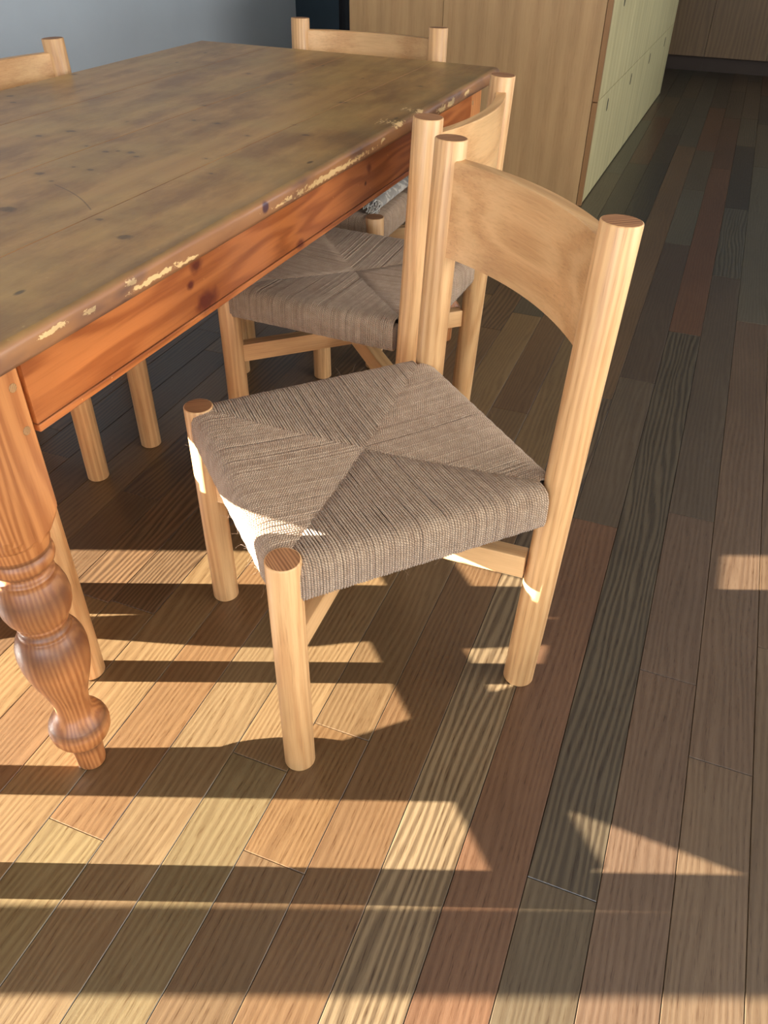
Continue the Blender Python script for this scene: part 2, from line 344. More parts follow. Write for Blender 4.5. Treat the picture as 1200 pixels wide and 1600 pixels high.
def plaster(name, c):
    m, nt, b = newmat(name); v, raw, _ = coords(nt, False)
    n = noise(nt, v, 3, 3); col = mix(nt, n, lin(c), lin(tuple(int(x*0.94) for x in c)))
    L(nt, col, b.inputs['Base Color']); b.inputs['Roughness'].default_value = 0.85
    bump(nt, b, noise(nt, v, 260, 2), 0.12, 0.0005)
    return m
wall_m = plaster('grey_painted_plaster', (198, 206, 210))
wall_dark_m = plaster('dimmed_grey_plaster', (112, 128, 138))  # passage plaster, its dimness put into the colour
ceil_m = plaster('white_ceiling_paint', (222, 220, 214))
frame_m = plain('window_frame_paint', lin((60, 58, 56)), 0.5)

# ------------------------------------------------------------------ room shell
XL, XR, YB, YF, ZC = -2.75, 2.4, -2.4, 7.88, 2.6
def struct(name, bm, mats, **k):
    o = obj(name, bm, mats, **k); o['kind'] = 'structure'; return o
sub_m = plain('dark_subfloor', lin((58, 42, 30)), 0.9)  # even dark colour of the slab below the boards
floor = struct('floor', bx(XL-1.7, XR+0.1, YB-0.1, YF+0.6, -0.06, -0.0125), sub_m)
struct('ceiling', bx(XL-1.7, XR+0.1, YB-0.1, YF+0.6, ZC, ZC+0.1), ceil_m)
# left wall with two low sash openings
JY = 0.39      # far jamb of the nearer opening
SILL, HEAD = 0.12, 2.15
bm = bmesh.new()
box(bm, XL-0.12, XL, JY, 5.46, 0, ZC)
box(bm, XL-0.12, XL, -0.60, -0.527, 0, ZC)
box(bm, XL-0.12, XL, YB-0.1, -1.75, 0, ZC)
box(bm, XL-0.12, XL, -0.527, JY, 0, SILL); box(bm, XL-0.12, XL, -0.527, JY, HEAD, ZC)
box(bm, XL-0.12, XL, -1.75, -0.60, 0, SILL); box(bm, XL-0.12, XL, -1.75, -0.60, HEAD, ZC)
struct('wall_left', bm, wall_m)
def window(name, y0, y1):
    f = bmesh.new(); t = 0.03
    box(f, XL-0.12, XL-0.07, y0-0.002, y0+0.012, SILL, HEAD); box(f, XL-0.12, XL-0.07, y1-0.012, y1+0.002, SILL, HEAD)
    box(f, XL-0.12, XL-0.07, y0, y1, SILL, SILL+t); box(f, XL-0.12, XL-0.07, y0, y1, HEAD-t, HEAD)
    o = struct(name, f, frame_m)
    s = obj('window_sill', bx(XL-0.07, XL+0.03, y0, y1, SILL-0.02, SILL, bev=0.003), plain('sill_paint', lin((220, 218, 212)), 0.5), parent=o)
    return o
window('window_1', -0.527, JY); window('window_2', -1.75, -0.60)
blind_m, nt, b = newmat('blind_fabric'); b.inputs['Base Color'].default_value = lin((205, 198, 186)); b.inputs['Roughness'].default_value = 0.9
b.inputs['Transmission Weight'].default_value = 0.0
BZ = 1.30
for i, (y0, y1) in enumerate(((-0.527, JY), (-1.75, -0.60))):
    bm = bmesh.new(); rows = 14
    rb = empty('roller_blind', (XL-0.045, (y0+y1)/2, BZ), label='pale fabric roller blind drawn half down over the ' + ('window nearer the cabinets' if i == 0 else 'window behind the camera'), cat='blind')
    hw = (y1-y0)/2-0.002
    obj('blind_cloth', bx(-0.001, 0.001, -hw, hw, 0.0, HEAD-BZ-0.02), blind_m, parent=rb)
    obj('bottom_bar', bx(-0.006, 0.006, -hw, hw, -0.012, 0.012, bev=0.003), frame_m, parent=rb)
    tb = lathe([(-hw, 0.02), (hw, 0.02)], 16)
    obj('roller_tube', tb, blind_m, parent=rb, loc=(0, 0, HEAD-BZ-0.025), rot=(PI/2, 0, 0), smooth=False)
# rear wall with a window opening, right wall with unseen openings added for the fill lamps
def wall_open(name, axis, c0, c1, a0, a1, o0, o1, z0, z1, mat):
    bm = bmesh.new()
    def bb(a, b_, za, zb):
        if axis == 'y': box(bm, a, b_, c0, c1, za, zb)
        else: box(bm, c0, c1, a, b_, za, zb)
    bb(a0, o0, 0, ZC); bb(o1, a1, 0, ZC); bb(o0, o1, 0, z0); bb(o0, o1, z1, ZC)
    return struct(name, bm, mat)
wall_open('wall_rear', 'y', YB-0.1, YB, XL-0.1, XR+0.1, -1.0, 1.4, 0.7, 2.2, wall_m)
bm = bmesh.new()
for a, b_, za, zb in ((YB, 0.15, 0, ZC), (2.45, 4.55, 0, ZC), (6.25, YF+0.6, 0, ZC), (0.15, 2.45, 0, 0.8), (0.15, 2.45, 2.2, ZC), (4.55, 6.25, 0, 0.9), (4.55, 6.25, 2.15, ZC)):
    box(bm, XR, XR+0.1, a, b_, za, zb)
struct('wall_right', bm, wall_m)
struct('wall_far', bx(XL-1.7, XR+0.1, YF+0.5, YF+0.6, 0, ZC), wall_dark_m)
struct('wall_passage', bx(XL-1.7, XL-1.6, 5.3, YF+0.6, 0, ZC), wall_dark_m)
struct('wall_passage_end', bx(XL-1.7, XL-0.12, 5.3, 5.36, 0, ZC), wall_dark_m)

# ------------------------------------------------------------------ floor boards
PW, SX0 = 0.1062, 0.098
GAP = 0.0005
def plank_bm(L_):
    bm = bmesh.new(); w = PW/2-GAP; l = L_/2-GAP; c = 0.0008; d = 0.012
    pts = [(-w, -l), (w, -l), (w, l), (-w, l)]
    bot = [bm.verts.new((x, y, -d)) for x, y in pts]
    mid = [bm.verts.new((x, y, -c)) for x, y in pts]
    top = [bm.verts.new((x-math.copysign(c, x), y-math.copysign(c, y), 0)) for x, y in pts]
    for a, b_ in ((bot, mid), (mid, top)):
        for i in range(4): bm.faces.new((a[i], a[(i+1) % 4], b_[(i+1) % 4], b_[i]))
    bm.faces.new(top)
    return bm
# measured end joints (row left edge -> y of joints) and tones
ends = {-0.008: [0.663, 2.72, 4.88], -0.114: [1.574, 2.325, 3.6], -0.2204: [1.32, 2.176, 5.285, 6.10], 0.098: [1.15, 1.684, 3.3, 4.2], 0.2042: [0.98, 2.9, 5.0], 0.3104: [1.3, 2.6, 4.4],
        -0.539: [0.69, 1.9], -0.433: [0.539, 0.80, 2.0], -0.7514: [0.47, 1.35], -0.9638: [0.678, 0.922, 2.3], -1.1762: [1.252, 2.6], -0.3266: [1.55, 2.85], -0.6452: [1.15, 2.5], -0.8576: [1.5]}
palette = [(150, 116, 84), (140, 108, 80), (158, 126, 92), (132, 104, 80), (146, 114, 86), (160, 132, 98), (138, 110, 84), (132, 104, 78)]
kitchen = [(112, 92, 74), (104, 100, 90), (116, 108, 96), (98, 84, 70), (124, 88, 66), (90, 78, 66), (118, 104, 86)]  # far board tones, grey floor sheen tinted into the colour
tones = {(-0.008, 0): ((120, 105, 87), 0), (-0.008, 1): ((111, 98, 82), 1), (-0.114, 0): ((138, 102, 80), 0), (-0.114, 1): ((118, 102, 88), 0), (-0.114, 2): ((107, 89, 76), 0),
         (-0.2204, 0): ((163, 141, 116), 1), (-0.2204, 1): ((127, 108, 91), 1), (0.098, 0): ((130, 105, 89), 0), (0.098, 1): ((126, 103, 89), 0), (0.098, 2): ((110, 94, 81), 0),
         (0.3104, 0): ((128, 106, 86), 0), (0.3104, 1): ((124, 100, 80), 0), (0.2042, 0): ((134, 111, 92), 0), (0.2042, 1): ((127, 103, 86), 0), (-0.3266, 0): ((138, 107, 79), 0), (-0.433, 0): ((134, 108, 82), 0), (-0.433, 1): ((149, 116, 83), 0), (-0.433, 2): ((143, 116, 87), 0),
         (-0.539, 0): ((144, 126, 96), 0), (-0.539, 1): ((160, 132, 100), 0), (-0.6452, 0): ((154, 129, 99), 0), (-0.7514, 0): ((154, 134, 100), 0), (-0.7514, 1): ((155, 120, 87), 0),
         (-0.8576, 0): ((162, 133, 99), 0), (-0.9638, 0): ((149, 116, 86), 0), (-0.9638, 1): ((164, 135, 101), 0)}
stuff_bm = bmesh.new()
rng = random.Random(3)
count = 0
for k in range(-3, 24):
    xl = SX0 - PW*k
    key = next((e for e in ends if abs(e-xl) < 0.004), None)
    js = list(ends[key]) if key is not None else [0.5 + rng.random()*0.9]
    while js[-1] < YF-0.3:
        js.append(js[-1] + 0.55 + rng.random()*0.95)
    js = [-0.25] + [j for j in js if j < YF-0.2] + [YF+0.02]
    for i, (a, b_) in enumerate(zip(js, js[1:])):
        zeb = 0
        t = tones.get((round(key, 4), i)) if key is not None else None
        if t: c, zeb = t
        elif a > 2.6: c = rng.choice(kitchen); zeb = rng.random() < 0.2
        else: c = rng.choice(palette); zeb = rng.random() < 0.15
        if not t:
            s = 0.93 + rng.random()*0.14; c = tuple(x*s for x in c)
        if xl < -1.95: pass
        o = obj('floor_board', plank_bm(b_-a), zebra_mat if zeb else floor_mat, parent=floor, loc=(xl+PW/2, (a+b_)/2, 0))
        c = tuple(x*k_ for x, k_ in zip(c, (0.685, 0.665, 0.59))); o.color = lin(c); count += 1
print('boards', count)
# boards outside the picture: one joined part
nrow = 0
for k in list(range(-22, 24)):
    xl = SX0 - PW*k
    if xl+PW > XR: continue
    y = YB
    spans = [(YB, -0.25)] if k >= -3 else [(YB, YF)]
    for (ya, yb) in spans:
        y = ya
        while y < yb-0.01:
            y2 = min(yb, y+0.9+rng.random()*0.9)
            box(stuff_bm, xl+GAP, xl+PW-GAP, y+GAP, y2-GAP, -0.012, 0); y = y2
for k in range(24, 43):
    xl = SX0 - PW*k
    y = YB if xl > XL-0.12 else 5.4
    while y < YF+0.45:
        y2 = min(YF+0.45, y+0.9+rng.random()*0.9)
        box(stuff_bm, xl+GAP, xl+PW-GAP, y+GAP, y2-GAP, -0.012, 0); y = y2
o = obj('floor_boards', stuff_bm, floor_mat, parent=floor); o.color = lin((100, 72, 46)); o['kind'] = 'stuff'

# ------------------------------------------------------------------ chair
CW, CD, CH, CLEAN, CB = 0.4494, 0.4445, 0.4624, 0.0393, 0.8623
RF, RB = 0.0262, 0.0282

def leg_profile(h, r):
    return [(0, r-0.003), (0.001, r-0.0014), (0.003, r), (h-0.002, r), (h-0.0006, r-0.0006), (h, r-0.002)]

def seat_mesh():
    """envelope-woven cord seat; strands built one by one, in the chair's frame (centre of seat footprint at origin)"""
    hx, hy = CW/2, CD/2; o = 0.019; r = 0.00212; pitch = 0.0045; zt, zb = 0.4585, 0.388; er = 0.022
    V, F, UV, T = [], [], [], []
    rg = random.Random(11)
    ns = 6
    def tube(path, rad, tint):
        base = len(V); s = 0.0
        P = [Vector(p) for p in path]
        off = rg.random()
        for i, p in enumerate(P):
            t = (P[min(i+1, len(P)-1)] - P[max(i-1, 0)]).normalized()
            ref = Vector((t.y, -t.x, 0)) if abs(t.z) < 0.99 else Vector((1, 0, 0))
            ref = sidevec
            up = t.cross(ref).normalized()
            if i: s += (p-P[i-1]).length
            for j in range(ns):
                a = 2*PI*j/ns
                V.append(p + ref*math.cos(a)*rad + up*math.sin(a)*rad); UV.append((s+off, j/ns)); T.append(tint)
        for i in range(len(P)-1):
            for j in range(ns):
                a = base+i*ns+j; b_ = base+i*ns+(j+1) % ns
                F.append((a, b_, b_+ns, a+ns))
    tans = 0.02
    for sec in range(4):
        # local frame: a along rail, n inward normal
        if sec == 0: half, depth, aax, nax, org = hx, hy, Vector((1, 0, 0)), Vector((0, 1, 0)), Vector((0, -hy, 0))
        if sec == 1: half, depth, aax, nax, org = hx, hy, Vector((1, 0, 0)), Vector((0, -1, 0)), Vector((0, hy, 0))
        if sec == 2: half, depth, aax, nax, org = hy, hx, Vector((0, 1, 0)), Vector((1, 0, 0)), Vector((-hx, 0, 0))
        if sec == 3: half, depth, aax, nax, org = hy, hx, Vector((0, 1, 0)), Vector((-1, 0, 0)), Vector((hx, 0, 0))
        sidevec = aax
        lim = half-0.0165
        n = int(2*lim/pitch)
        for i in range(n+1):
            a0 = -lim + 2*lim*i/n + rg.uniform(-0.0003, 0.0003)
            ins = (1-abs(a0)/half)            # 0 at corner .. 1 at middle
            end = depth*(1-abs(a0)/half)
            vend = depth - depth*(abs(a0)/half)   # distance inward where the seam lies
            vend = depth*(1-abs(a0)/half)
            vend = max(0.012, min(depth*1.0, vend)) if False else depth*(1 - abs(a0)/half)
            inward = depth - depth*abs(a0)/half
            inward = max(inward, 0.010)
            lift = rg.uniform(-0.0005, 0.0006)
            if rg.random() < 0.06: lift -= 0.0012
            def zsurf(d, a):
                # slightly dished, with a soft swell behind the rail
                q = min(1.0, max(0.0, d/depth))
                return zt - 0.011*math.sin(min(1, q)*PI/2) + lift
            oo = o + 0.003*math.sin(i*0.9)*0.15
            path = [(-0.0+0.03, zb-0.001), (-oo+0.012, zb), (-oo+0.003, zb+0.003), (-oo, zb+0.012), (-oo, zt-er-0.012), (-oo+0.001, zt-er*0.75), (-oo+er*0.28, zt-er*0.28), (-oo+er*0.7, zt-er*0.06), (-oo+er*1.25, zt)]
            pts = [org + nax*d + aax*a0 + Vector((0, 0, z + (lift if z > zt-0.004 else 0))) for d, z in path]
            d = -oo+er*1.25
            tgt = inward + rg.uniform(-0.001, 0.001)
            if tgt > d+0.004:
                m_ = max(2, int((tgt-d)/0.03))
                wob = rg.uniform(-0.0005, 0.0005)
                for q in range(1, m_+1):
                    dd = d + (tgt-d)*q/m_
                    drop = 0.0
                    pts.append(org + nax*dd + aax*(a0 + wob*math.sin(q*1.7)) + Vector((0, 0, zsurf(dd, a0) - drop)))
                pts.append(org + nax*(tgt+0.0035) + aax*a0 + Vector((0, 0, zsurf(tgt, a0)-0.006)))
            tube(pts, r, rg.random()**2*0.45)
    # underlay: slabs for wrapped rails and core, added dark to block light between cords
    def slab(x0, x1, y0, y1, z0, z1):
        b0 = len(V)
        for x in (x0, x1):
            for y in (y0, y1):
                for z in (z0, z1): V.append(Vector((x, y, z))); UV.append((0, 0)); T.append(0.6)
        for f in [(0, 1, 3, 2), (4, 6, 7, 5), (0, 4, 5, 1), (2, 3, 7, 6), (0, 2, 6, 4), (1, 5, 7, 3)]: F.append(tuple(b0+i for i in f))
    slab(-hx+0.013, hx-0.013, -hy-0.0165, hy+0.0165, zb+0.004, zt-0.0165)
    slab(-hx-0.0165, hx+0.0165, -hy+0.013, hy-0.013, zb+0.004, zt-0.0165)
    # loose fibres
    nh = 520
    for i in range(nh):
        side = rg.randrange(4); e = rg.uniform(-0.2, 0.2)
        inner = rg.random() < 0.5
        d = -o if not inner else rg.uniform(-o, 0.1)
        z = rg.uniform(zb, zt-0.02) if not inner else zt-0.001-0.05*max(0, d)*0.5
        axs = [(Vector((1, 0, 0)), Vector((0, 1, 0)), Vector((0, -hy, 0))), (Vector((1, 0, 0)), Vector((0, -1, 0)), Vector((0, hy, 0))), (Vector((0, 1, 0)), Vector((1, 0, 0)), Vector((-hx, 0, 0))), (Vector((0, 1, 0)), Vector((-1, 0, 0)), Vector((hx, 0, 0)))][side]
        p = axs[2] + axs[1]*d + axs[0]*e + Vector((0, 0, z))
        dirv = (axs[0]*rg.uniform(-1, 1) - axs[1]*rg.uniform(0.2, 1)*(0.4 if inner else 1) + Vector((0, 0, rg.uniform(0.1, 0.8) if inner else rg.uniform(-0.6, 0.8)))).normalized()
        ln = rg.uniform(0.004, 0.013); curl = Vector((rg.uniform(-1, 1), rg.uniform(-1, 1), rg.uniform(-1, 0.5)))*0.5
        pp = [p, p + dirv*ln*0.5, p + dirv*ln + curl*ln*0.5, p + dirv*ln*1.3 + curl*ln*1.2]
        w = 0.00013; sd_ = Vector((0.6, -0.6, 0.5)).cross(dirv).normalized()*w
        up_ = dirv.cross(sd_).normalized()*w
        b0 = len(V)
        for q in pp:
            for vv in (sd_, -sd_*0.5+up_, -sd_*0.5-up_): V.append(q+vv); UV.append((0.1, 0.1)); T.append(0.0)
        for q in range(3):
            for j in range(3):
                F.append((b0+q*3+j, b0+q*3+(j+1) % 3, b0+q*3+3+(j+1) % 3, b0+q*3+3+j))
    me = bpy.data.meshes.new('cord_seat')
    me.from_pydata([tuple(v) for v in V], [], F)
    uvl = me.uv_layers.new(name='UVMap')
    li = np.zeros(len(me.loops), dtype=np.int32); me.loops.foreach_get('vertex_index', li)
    uva = np.array(UV, dtype=np.float32)[li]
    # unwrap the seam of each tube (v jumps from 5/6 back to 0)
    uva2 = uva.reshape(-1, 4, 2) if all(len(f) == 4 for f in F) else None
    if uva2 is not None:
        wrap = (uva2[:, :, 1].max(1) - uva2[:, :, 1].min(1)) > 0.6
        sub = uva2[wrap]; sub[:, :, 1] = np.where(sub[:, :, 1] < 0.4, sub[:, :, 1]+1.0, sub[:, :, 1]); uva2[wrap] = sub
        uva = uva2.reshape(-1, 2)
    uvl.data.foreach_set('uv', uva.ravel())
    at = me.attributes.new('tint', 'FLOAT', 'POINT'); at.data.foreach_set('value', np.array(T, dtype=np.float32))
    me.polygons.foreach_set('use_smooth', [True]*len(me.polygons))
    return me

def rail_bm():
    """curved top rail: sitter side concave; lower edge arched up"""
    bm = bmesh.new(); n = 20; th = 0.025
    wx = CW/2 - 0.004; sag = 0.040
    z0, z1 = 0.670, 0.832
    loops = []
    for i in range(n+1):
        t = -1+2*i/n; x = t*wx
        y = sag*(1-t*t)
        nrm = Vector((2*sag*t/wx, 1, 0)).normalized()
        arch = 0.001*(1-t*t); top = 0.0
        c = Vector((x, y, 0)); row = []
        prof = [(-th/2, z0+arch), (-th/2, z1+top-0.002), (-th/2+0.002, z1+top), (th/2-0.002, z1+top), (th/2, z1+top-0.002), (th/2, z0+arch)]
        for d, z in prof:
            # lean of the posts
            yl = CLEAN*(z/CB)
            p = c + nrm*d; row.append(bm.verts.new((p.x, p.y + yl + CD/2, z)))
        loops.append(row)
    for a, b_ in zip(loops, loops[1:]):
        for j in range(6):
            f = bm.faces.new((a[j], b_[j], b_[(j+1) % 6], a[(j+1) % 6])); f.smooth = j in (0, 4, 3, 2) and False
    bm.faces.new(list(reversed(loops[0]))); bm.faces.new(loops[-1])
    bmesh.ops.recalc_face_normals(bm, faces=bm.faces)
    return bm

def make_chair(label, loc, rz, group):
    root = empty('dining_chair', loc, rz, label=label, cat='chair', group=group)
    seat = link_mesh('cord_seat', seat_mesh(), rope_m, root); seat['kind'] = 'stuff'
    for sx in (-1, 1):
        obj('front_leg', lathe(leg_profile(CH, RF), 40, capmat=1), [oak_z, oak_end], root, loc=(sx*CW/2, -CD/2, 0), rot=(0, 0, rng.random()*6))
    ang = math.atan2(CLEAN, CB); ll = math.hypot(CLEAN, CB)
    for sx in (-1, 1):
        obj('back_post', lathe(leg_profile(ll, RB), 44, capmat=1), [oak_z, oak_end], root, loc=(sx*CW/2, CD/2, 0), rot=(-ang, 0, 0))
    obj('top_rail', rail_bm(), oak_x, root)
    dg = math.hypot(CW, CD)/2 - 0.02; zb, zt2 = 0.262, 0.308; hw = 0.0145
    a = math.atan2(CD, CW)
    obj('cross_stretcher', bx(-dg, dg, -hw, hw, zb, zt2, bev=0.0015), oak_x, root, rot=(0, 0, a))
    # the second bar is halved over the first: three lengths in one piece
    bm = bmesh.new()
    box(bm, -dg, dg, -hw, hw, zb+0.0008, zt2-0.0008, bev=0.0015)
    obj('cross_stretcher', bm, oak_x, root, rot=(0, 0, -a))
    return root

def copy_tree(o, parent=None):
    c = o.copy(); C.objects.link(c)
    if parent: c.parent = parent
    for ch in [x for x in bpy.data.objects if x.parent == o]:
        copy_tree(ch, c)
    return c

def pose(frx, fry, a):
    f = Vector((math.cos(a), math.sin(a))); l = Vector((-f.y, f.x))
    c = Vector((frx, fry)) + l*CW/2 - f*CD/2
    return (c.x, c.y, 0), a + PI/2
GR = 'oak chairs with woven cord seats round the table'
loc, rz = pose(-0.74998, 1.03097, -2.32957)
chair1 = make_chair('oak chair with woven cord seat pulled out from the table, in full view in front', loc, rz, GR)
others = [((-0.96397, 1.97976, 3.09509), 'oak chair pushed under the long side of the table, just behind the pulled-out chair'),
          ((-1.29182, 2.10112, -1.57811), 'oak chair at the far table end before the cabinets, grey throw on seat'),
          ((-1.23043, 1.46016, -0.05294), 'oak chair across the table, its back seen against the grey wall'),
          ((-1.266, 0.832, 0.0), 'oak chair across the table, only one leg seen beneath the apron, furthest left'),
          ((-0.882, 0.749, PI/2-0.03), 'oak chair tucked in at the near end, one leg behind the turned table leg')]
chairs = [chair1]
for (p, lab) in others:
    loc, rz = pose(*p)
    c = copy_tree(chair1); c.location = loc; c.rotation_euler = (0, 0, rz); c['label'] = lab
    chairs.append(c)

# ------------------------------------------------------------------ table
TB = 0.0327757
table = empty('dining_table', (0, 0, 0), -TB, label='old orange pine farmhouse table with worn olive brown top and turned legs', cat='table')
ZT = 0.792; TX0, TX1, TY0, TY1 = -1.687, -0.698, 0.488, 2.453; TT = 0.032
# four long boards
cuts = [TX0, -1.43, -1.155, -0.893, TX1]
for i, (a, b_) in enumerate(zip(cuts, cuts[1:])):
    bm = bmesh.new(); ny = 40
    w0, w1 = a + (0.0004 if i else 0), b_ - (0.0004 if i < 3 else 0)
    rg = random.Random(40+i); ph = [rg.random()*6 for _ in range(4)]
    rings = []
    R = 0.009
    for j in range(ny+1):
        y = TY0 + (TY1-TY0)*j/ny
        def wv(s): return 0.0012*math.sin(9*y+ph[0]+s)+0.0008*math.sin(23*y+ph[1]+s*2)+0.0006*math.sin(51*y+ph[2])
        sect = []
        L0 = i == 0; R1 = i == 3
        if L0: sect += [(w0+0.002, -TT), (w0, -TT+0.003), (w0+wv(0), -R), (w0+R*0.3, -R*0.3), (w0+R, 0)]
        else: sect += [(w0, -TT), (w0, -TT+0.004), (w0, -0.006), (w0+0.0002, -0.001), (w0+0.0012, 0)]
        if R1: sect += [(w1-R-0.002+wv(1), 0), (w1-R*0.32+wv(1), -R*0.3), (w1+wv(2)*0.7, -R), (w1-0.001+wv(3), -TT+0.006), (w1-0.003, -TT)]
        else: sect += [(w1-0.0012, 0), (w1-0.0002, -0.001), (w1, -0.006), (w1, -TT+0.004), (w1, -TT)]
        ye = y
        row = []
        for (x, z) in sect:
            yy = ye
            if j == 0: yy = ye + (0.004 if z > -0.004 else 0)
            if j == ny: yy = ye - (0.004 if z > -0.004 else 0)
            # worn-round far right corner
            if R1 and j == ny and x > w1-0.03: yy -= 0.006
            row.append(bm.verts.new((x, yy, z)))
        rings.append(row)
    n = len(rings[0])
    for r0, r1 in zip(rings, rings[1:]):
        for j in range(n):
            f = bm.faces.new((r0[j], r1[j], r1[(j+1) % n], r0[(j+1) % n]))
            f.smooth = abs(r0[j].co.z + TT) > 0.001 and abs(r0[j].co.x - r0[(j+1) % n].co.x) < 0.012
    bm.faces.new(rings[0]); bm.faces.new(list(reversed(rings[-1])))
    bmesh.ops.recalc_face_normals(bm, faces=bm.faces)
    o = obj('top_board', bm, top_mat, table, loc=(0, 0, ZT))
AX = -0.7235; AZ0, AZ1 = 0.652, ZT-TT+0.0005
LX1, LX0, LY0, LY1 = -0.775, -1.558, 0.562, 2.338
# aprons
def apron(name, x0, x1, y0, y1, mat, bead):
    bm = bx(x0, x1, y0, y1, AZ0+0.012, AZ1, bev=0.0006)
    o = obj(name, bm, mat, table)
    # scratched bead worked along the lower edge, parted by a dark groove
    bo = 0.0014
    if bead == '+x': g = bx(x0, x1+bo, y0, y1, AZ0, AZ0+0.0108, bev=0.003, seg=3)
    elif bead == '-x': g = bx(x0-bo, x1, y0, y1, AZ0, AZ0+0.0108, bev=0.003, seg=3)
    elif bead == '-y': g = bx(x0, x1, y0-bo, y1, AZ0, AZ0+0.0108, bev=0.003, seg=3)
    else: g = bx(x0, x1, y0, y1+bo, AZ0, AZ0+0.0108, bev=0.003, seg=3)
    b2 = obj('apron_bead', g, mat, o)
    return o
apron('apron', AX-0.022, AX, LY0+0.049, LY1-0.049, pine_apron, '+x')
apron('apron', LX0-0.048, LX0-0.026, LY0+0.049, LY1-0.049, pine_apron, '-x')
apron('apron', LX0+0.049, LX1-0.049, LY0-0.048, LY0-0.026, pine_x, '-y')
apron('apron', LX0+0.049, LX1-0.049, LY1+0.026, LY1+0.048, pine_x, '+y')
prof = [(0, 0.0205), (0.002, 0.0225), (0.006, 0.0235), (0.03, 0.0245), (0.056, 0.0265), (0.064, 0.0275), (0.067, 0.032), (0.072, 0.038), (0.080, 0.0435), (0.090, 0.0475), (0.100, 0.0485), (0.107, 0.048),
        (0.109, 0.0465), (0.112, 0.0468), (0.120, 0.043), (0.128, 0.037), (0.134, 0.0315), (0.140, 0.028), (0.150, 0.027), (0.165, 0.0280), (0.185, 0.0315), (0.205, 0.0370), (0.225, 0.0430), (0.245, 0.0480), (0.265, 0.0512),
        (0.285, 0.0520), (0.300, 0.0505), (0.312, 0.0470), (0.321, 0.0420), (0.325, 0.0385), (0.3265, 0.0362), (0.330, 0.0385), (0.3335, 0.0362), (0.337, 0.0335), (0.343, 0.0335), (0.346, 0.0375), (0.3485, 0.0375), (0.350, 0.036),
        (0.356, 0.0405), (0.365, 0.0455), (0.378, 0.0495), (0.392, 0.0510), (0.406, 0.0498), (0.419, 0.0465), (0.430, 0.0420), (0.436, 0.0385), (0.4375, 0.0400), (0.441, 0.0400), (0.4425, 0.037), (0.447, 0.0345), (0.453, 0.0345),
        (0.456, 0.0400), (0.461, 0.0445), (0.468, 0.0468), (0.475, 0.0465), (0.480, 0.0440), (0.4815, 0.0425), (0.484, 0.0445), (0.495, 0.0462), (0.510, 0.0478), (0.520, 0.0480)]
def table_leg(cx, cy, pegs):
    bm = lathe(prof, 56, caps=True)
    # square block whose lower corners run out in a chamfer over the cone
    h = 0.0492; c = 0.0012
    zs = [(0.508, 0.80), (0.515, 0.85), (0.528, 0.93), (0.540, 0.985), (0.547, 1.0), (AZ1, 1.0)]
    def sq(z, k):
        # k<1: squircle between circle radius and square
        pts = []
        for i in range(48):
            a = 2*PI*i/48 + PI/48
            ca, sa = math.cos(a), math.sin(a)
            s = 1/max(abs(ca), abs(sa)); s = min(s, 1.39)
            rr = h*min(s, 1.0 + (1.39-1)*max(0, (k-0.80)/0.20)) * (1 if k > 0.8 else 0.995)
            pts.append(bm.verts.new((ca*rr, sa*rr, z)))
        return pts
    rs = [sq(z, k) for z, k in zs]
    for a_, b_ in zip(rs, rs[1:]):
        for i in range(48): bm.faces.new((a_[i], a_[(i+1) % 48], b_[(i+1) % 48], b_[i]))
    bm.faces.new(list(reversed(rs[0]))); bm.faces.new(rs[-1])
    o = obj('turned_leg', bm, pine_turned, table, loc=(cx, cy, 0))
    for (dy, z) in pegs:
        pb = lathe([(-0.004, 0.0058), (0.0006, 0.0058), (0.0011, 0.0052)], 18)
        obj('peg', pb, peg_m, o, loc=(0.0492, dy, z), rot=(0, PI/2, 0))
    return o
table_leg(LX1, LY0, [(0.031, 0.724), (0.032, 0.664)])
table_leg(LX0, LY0, []); table_leg(LX1, LY1, [(-0.031, 0.724), (-0.032, 0.664)]); table_leg(LX0, LY1, [])

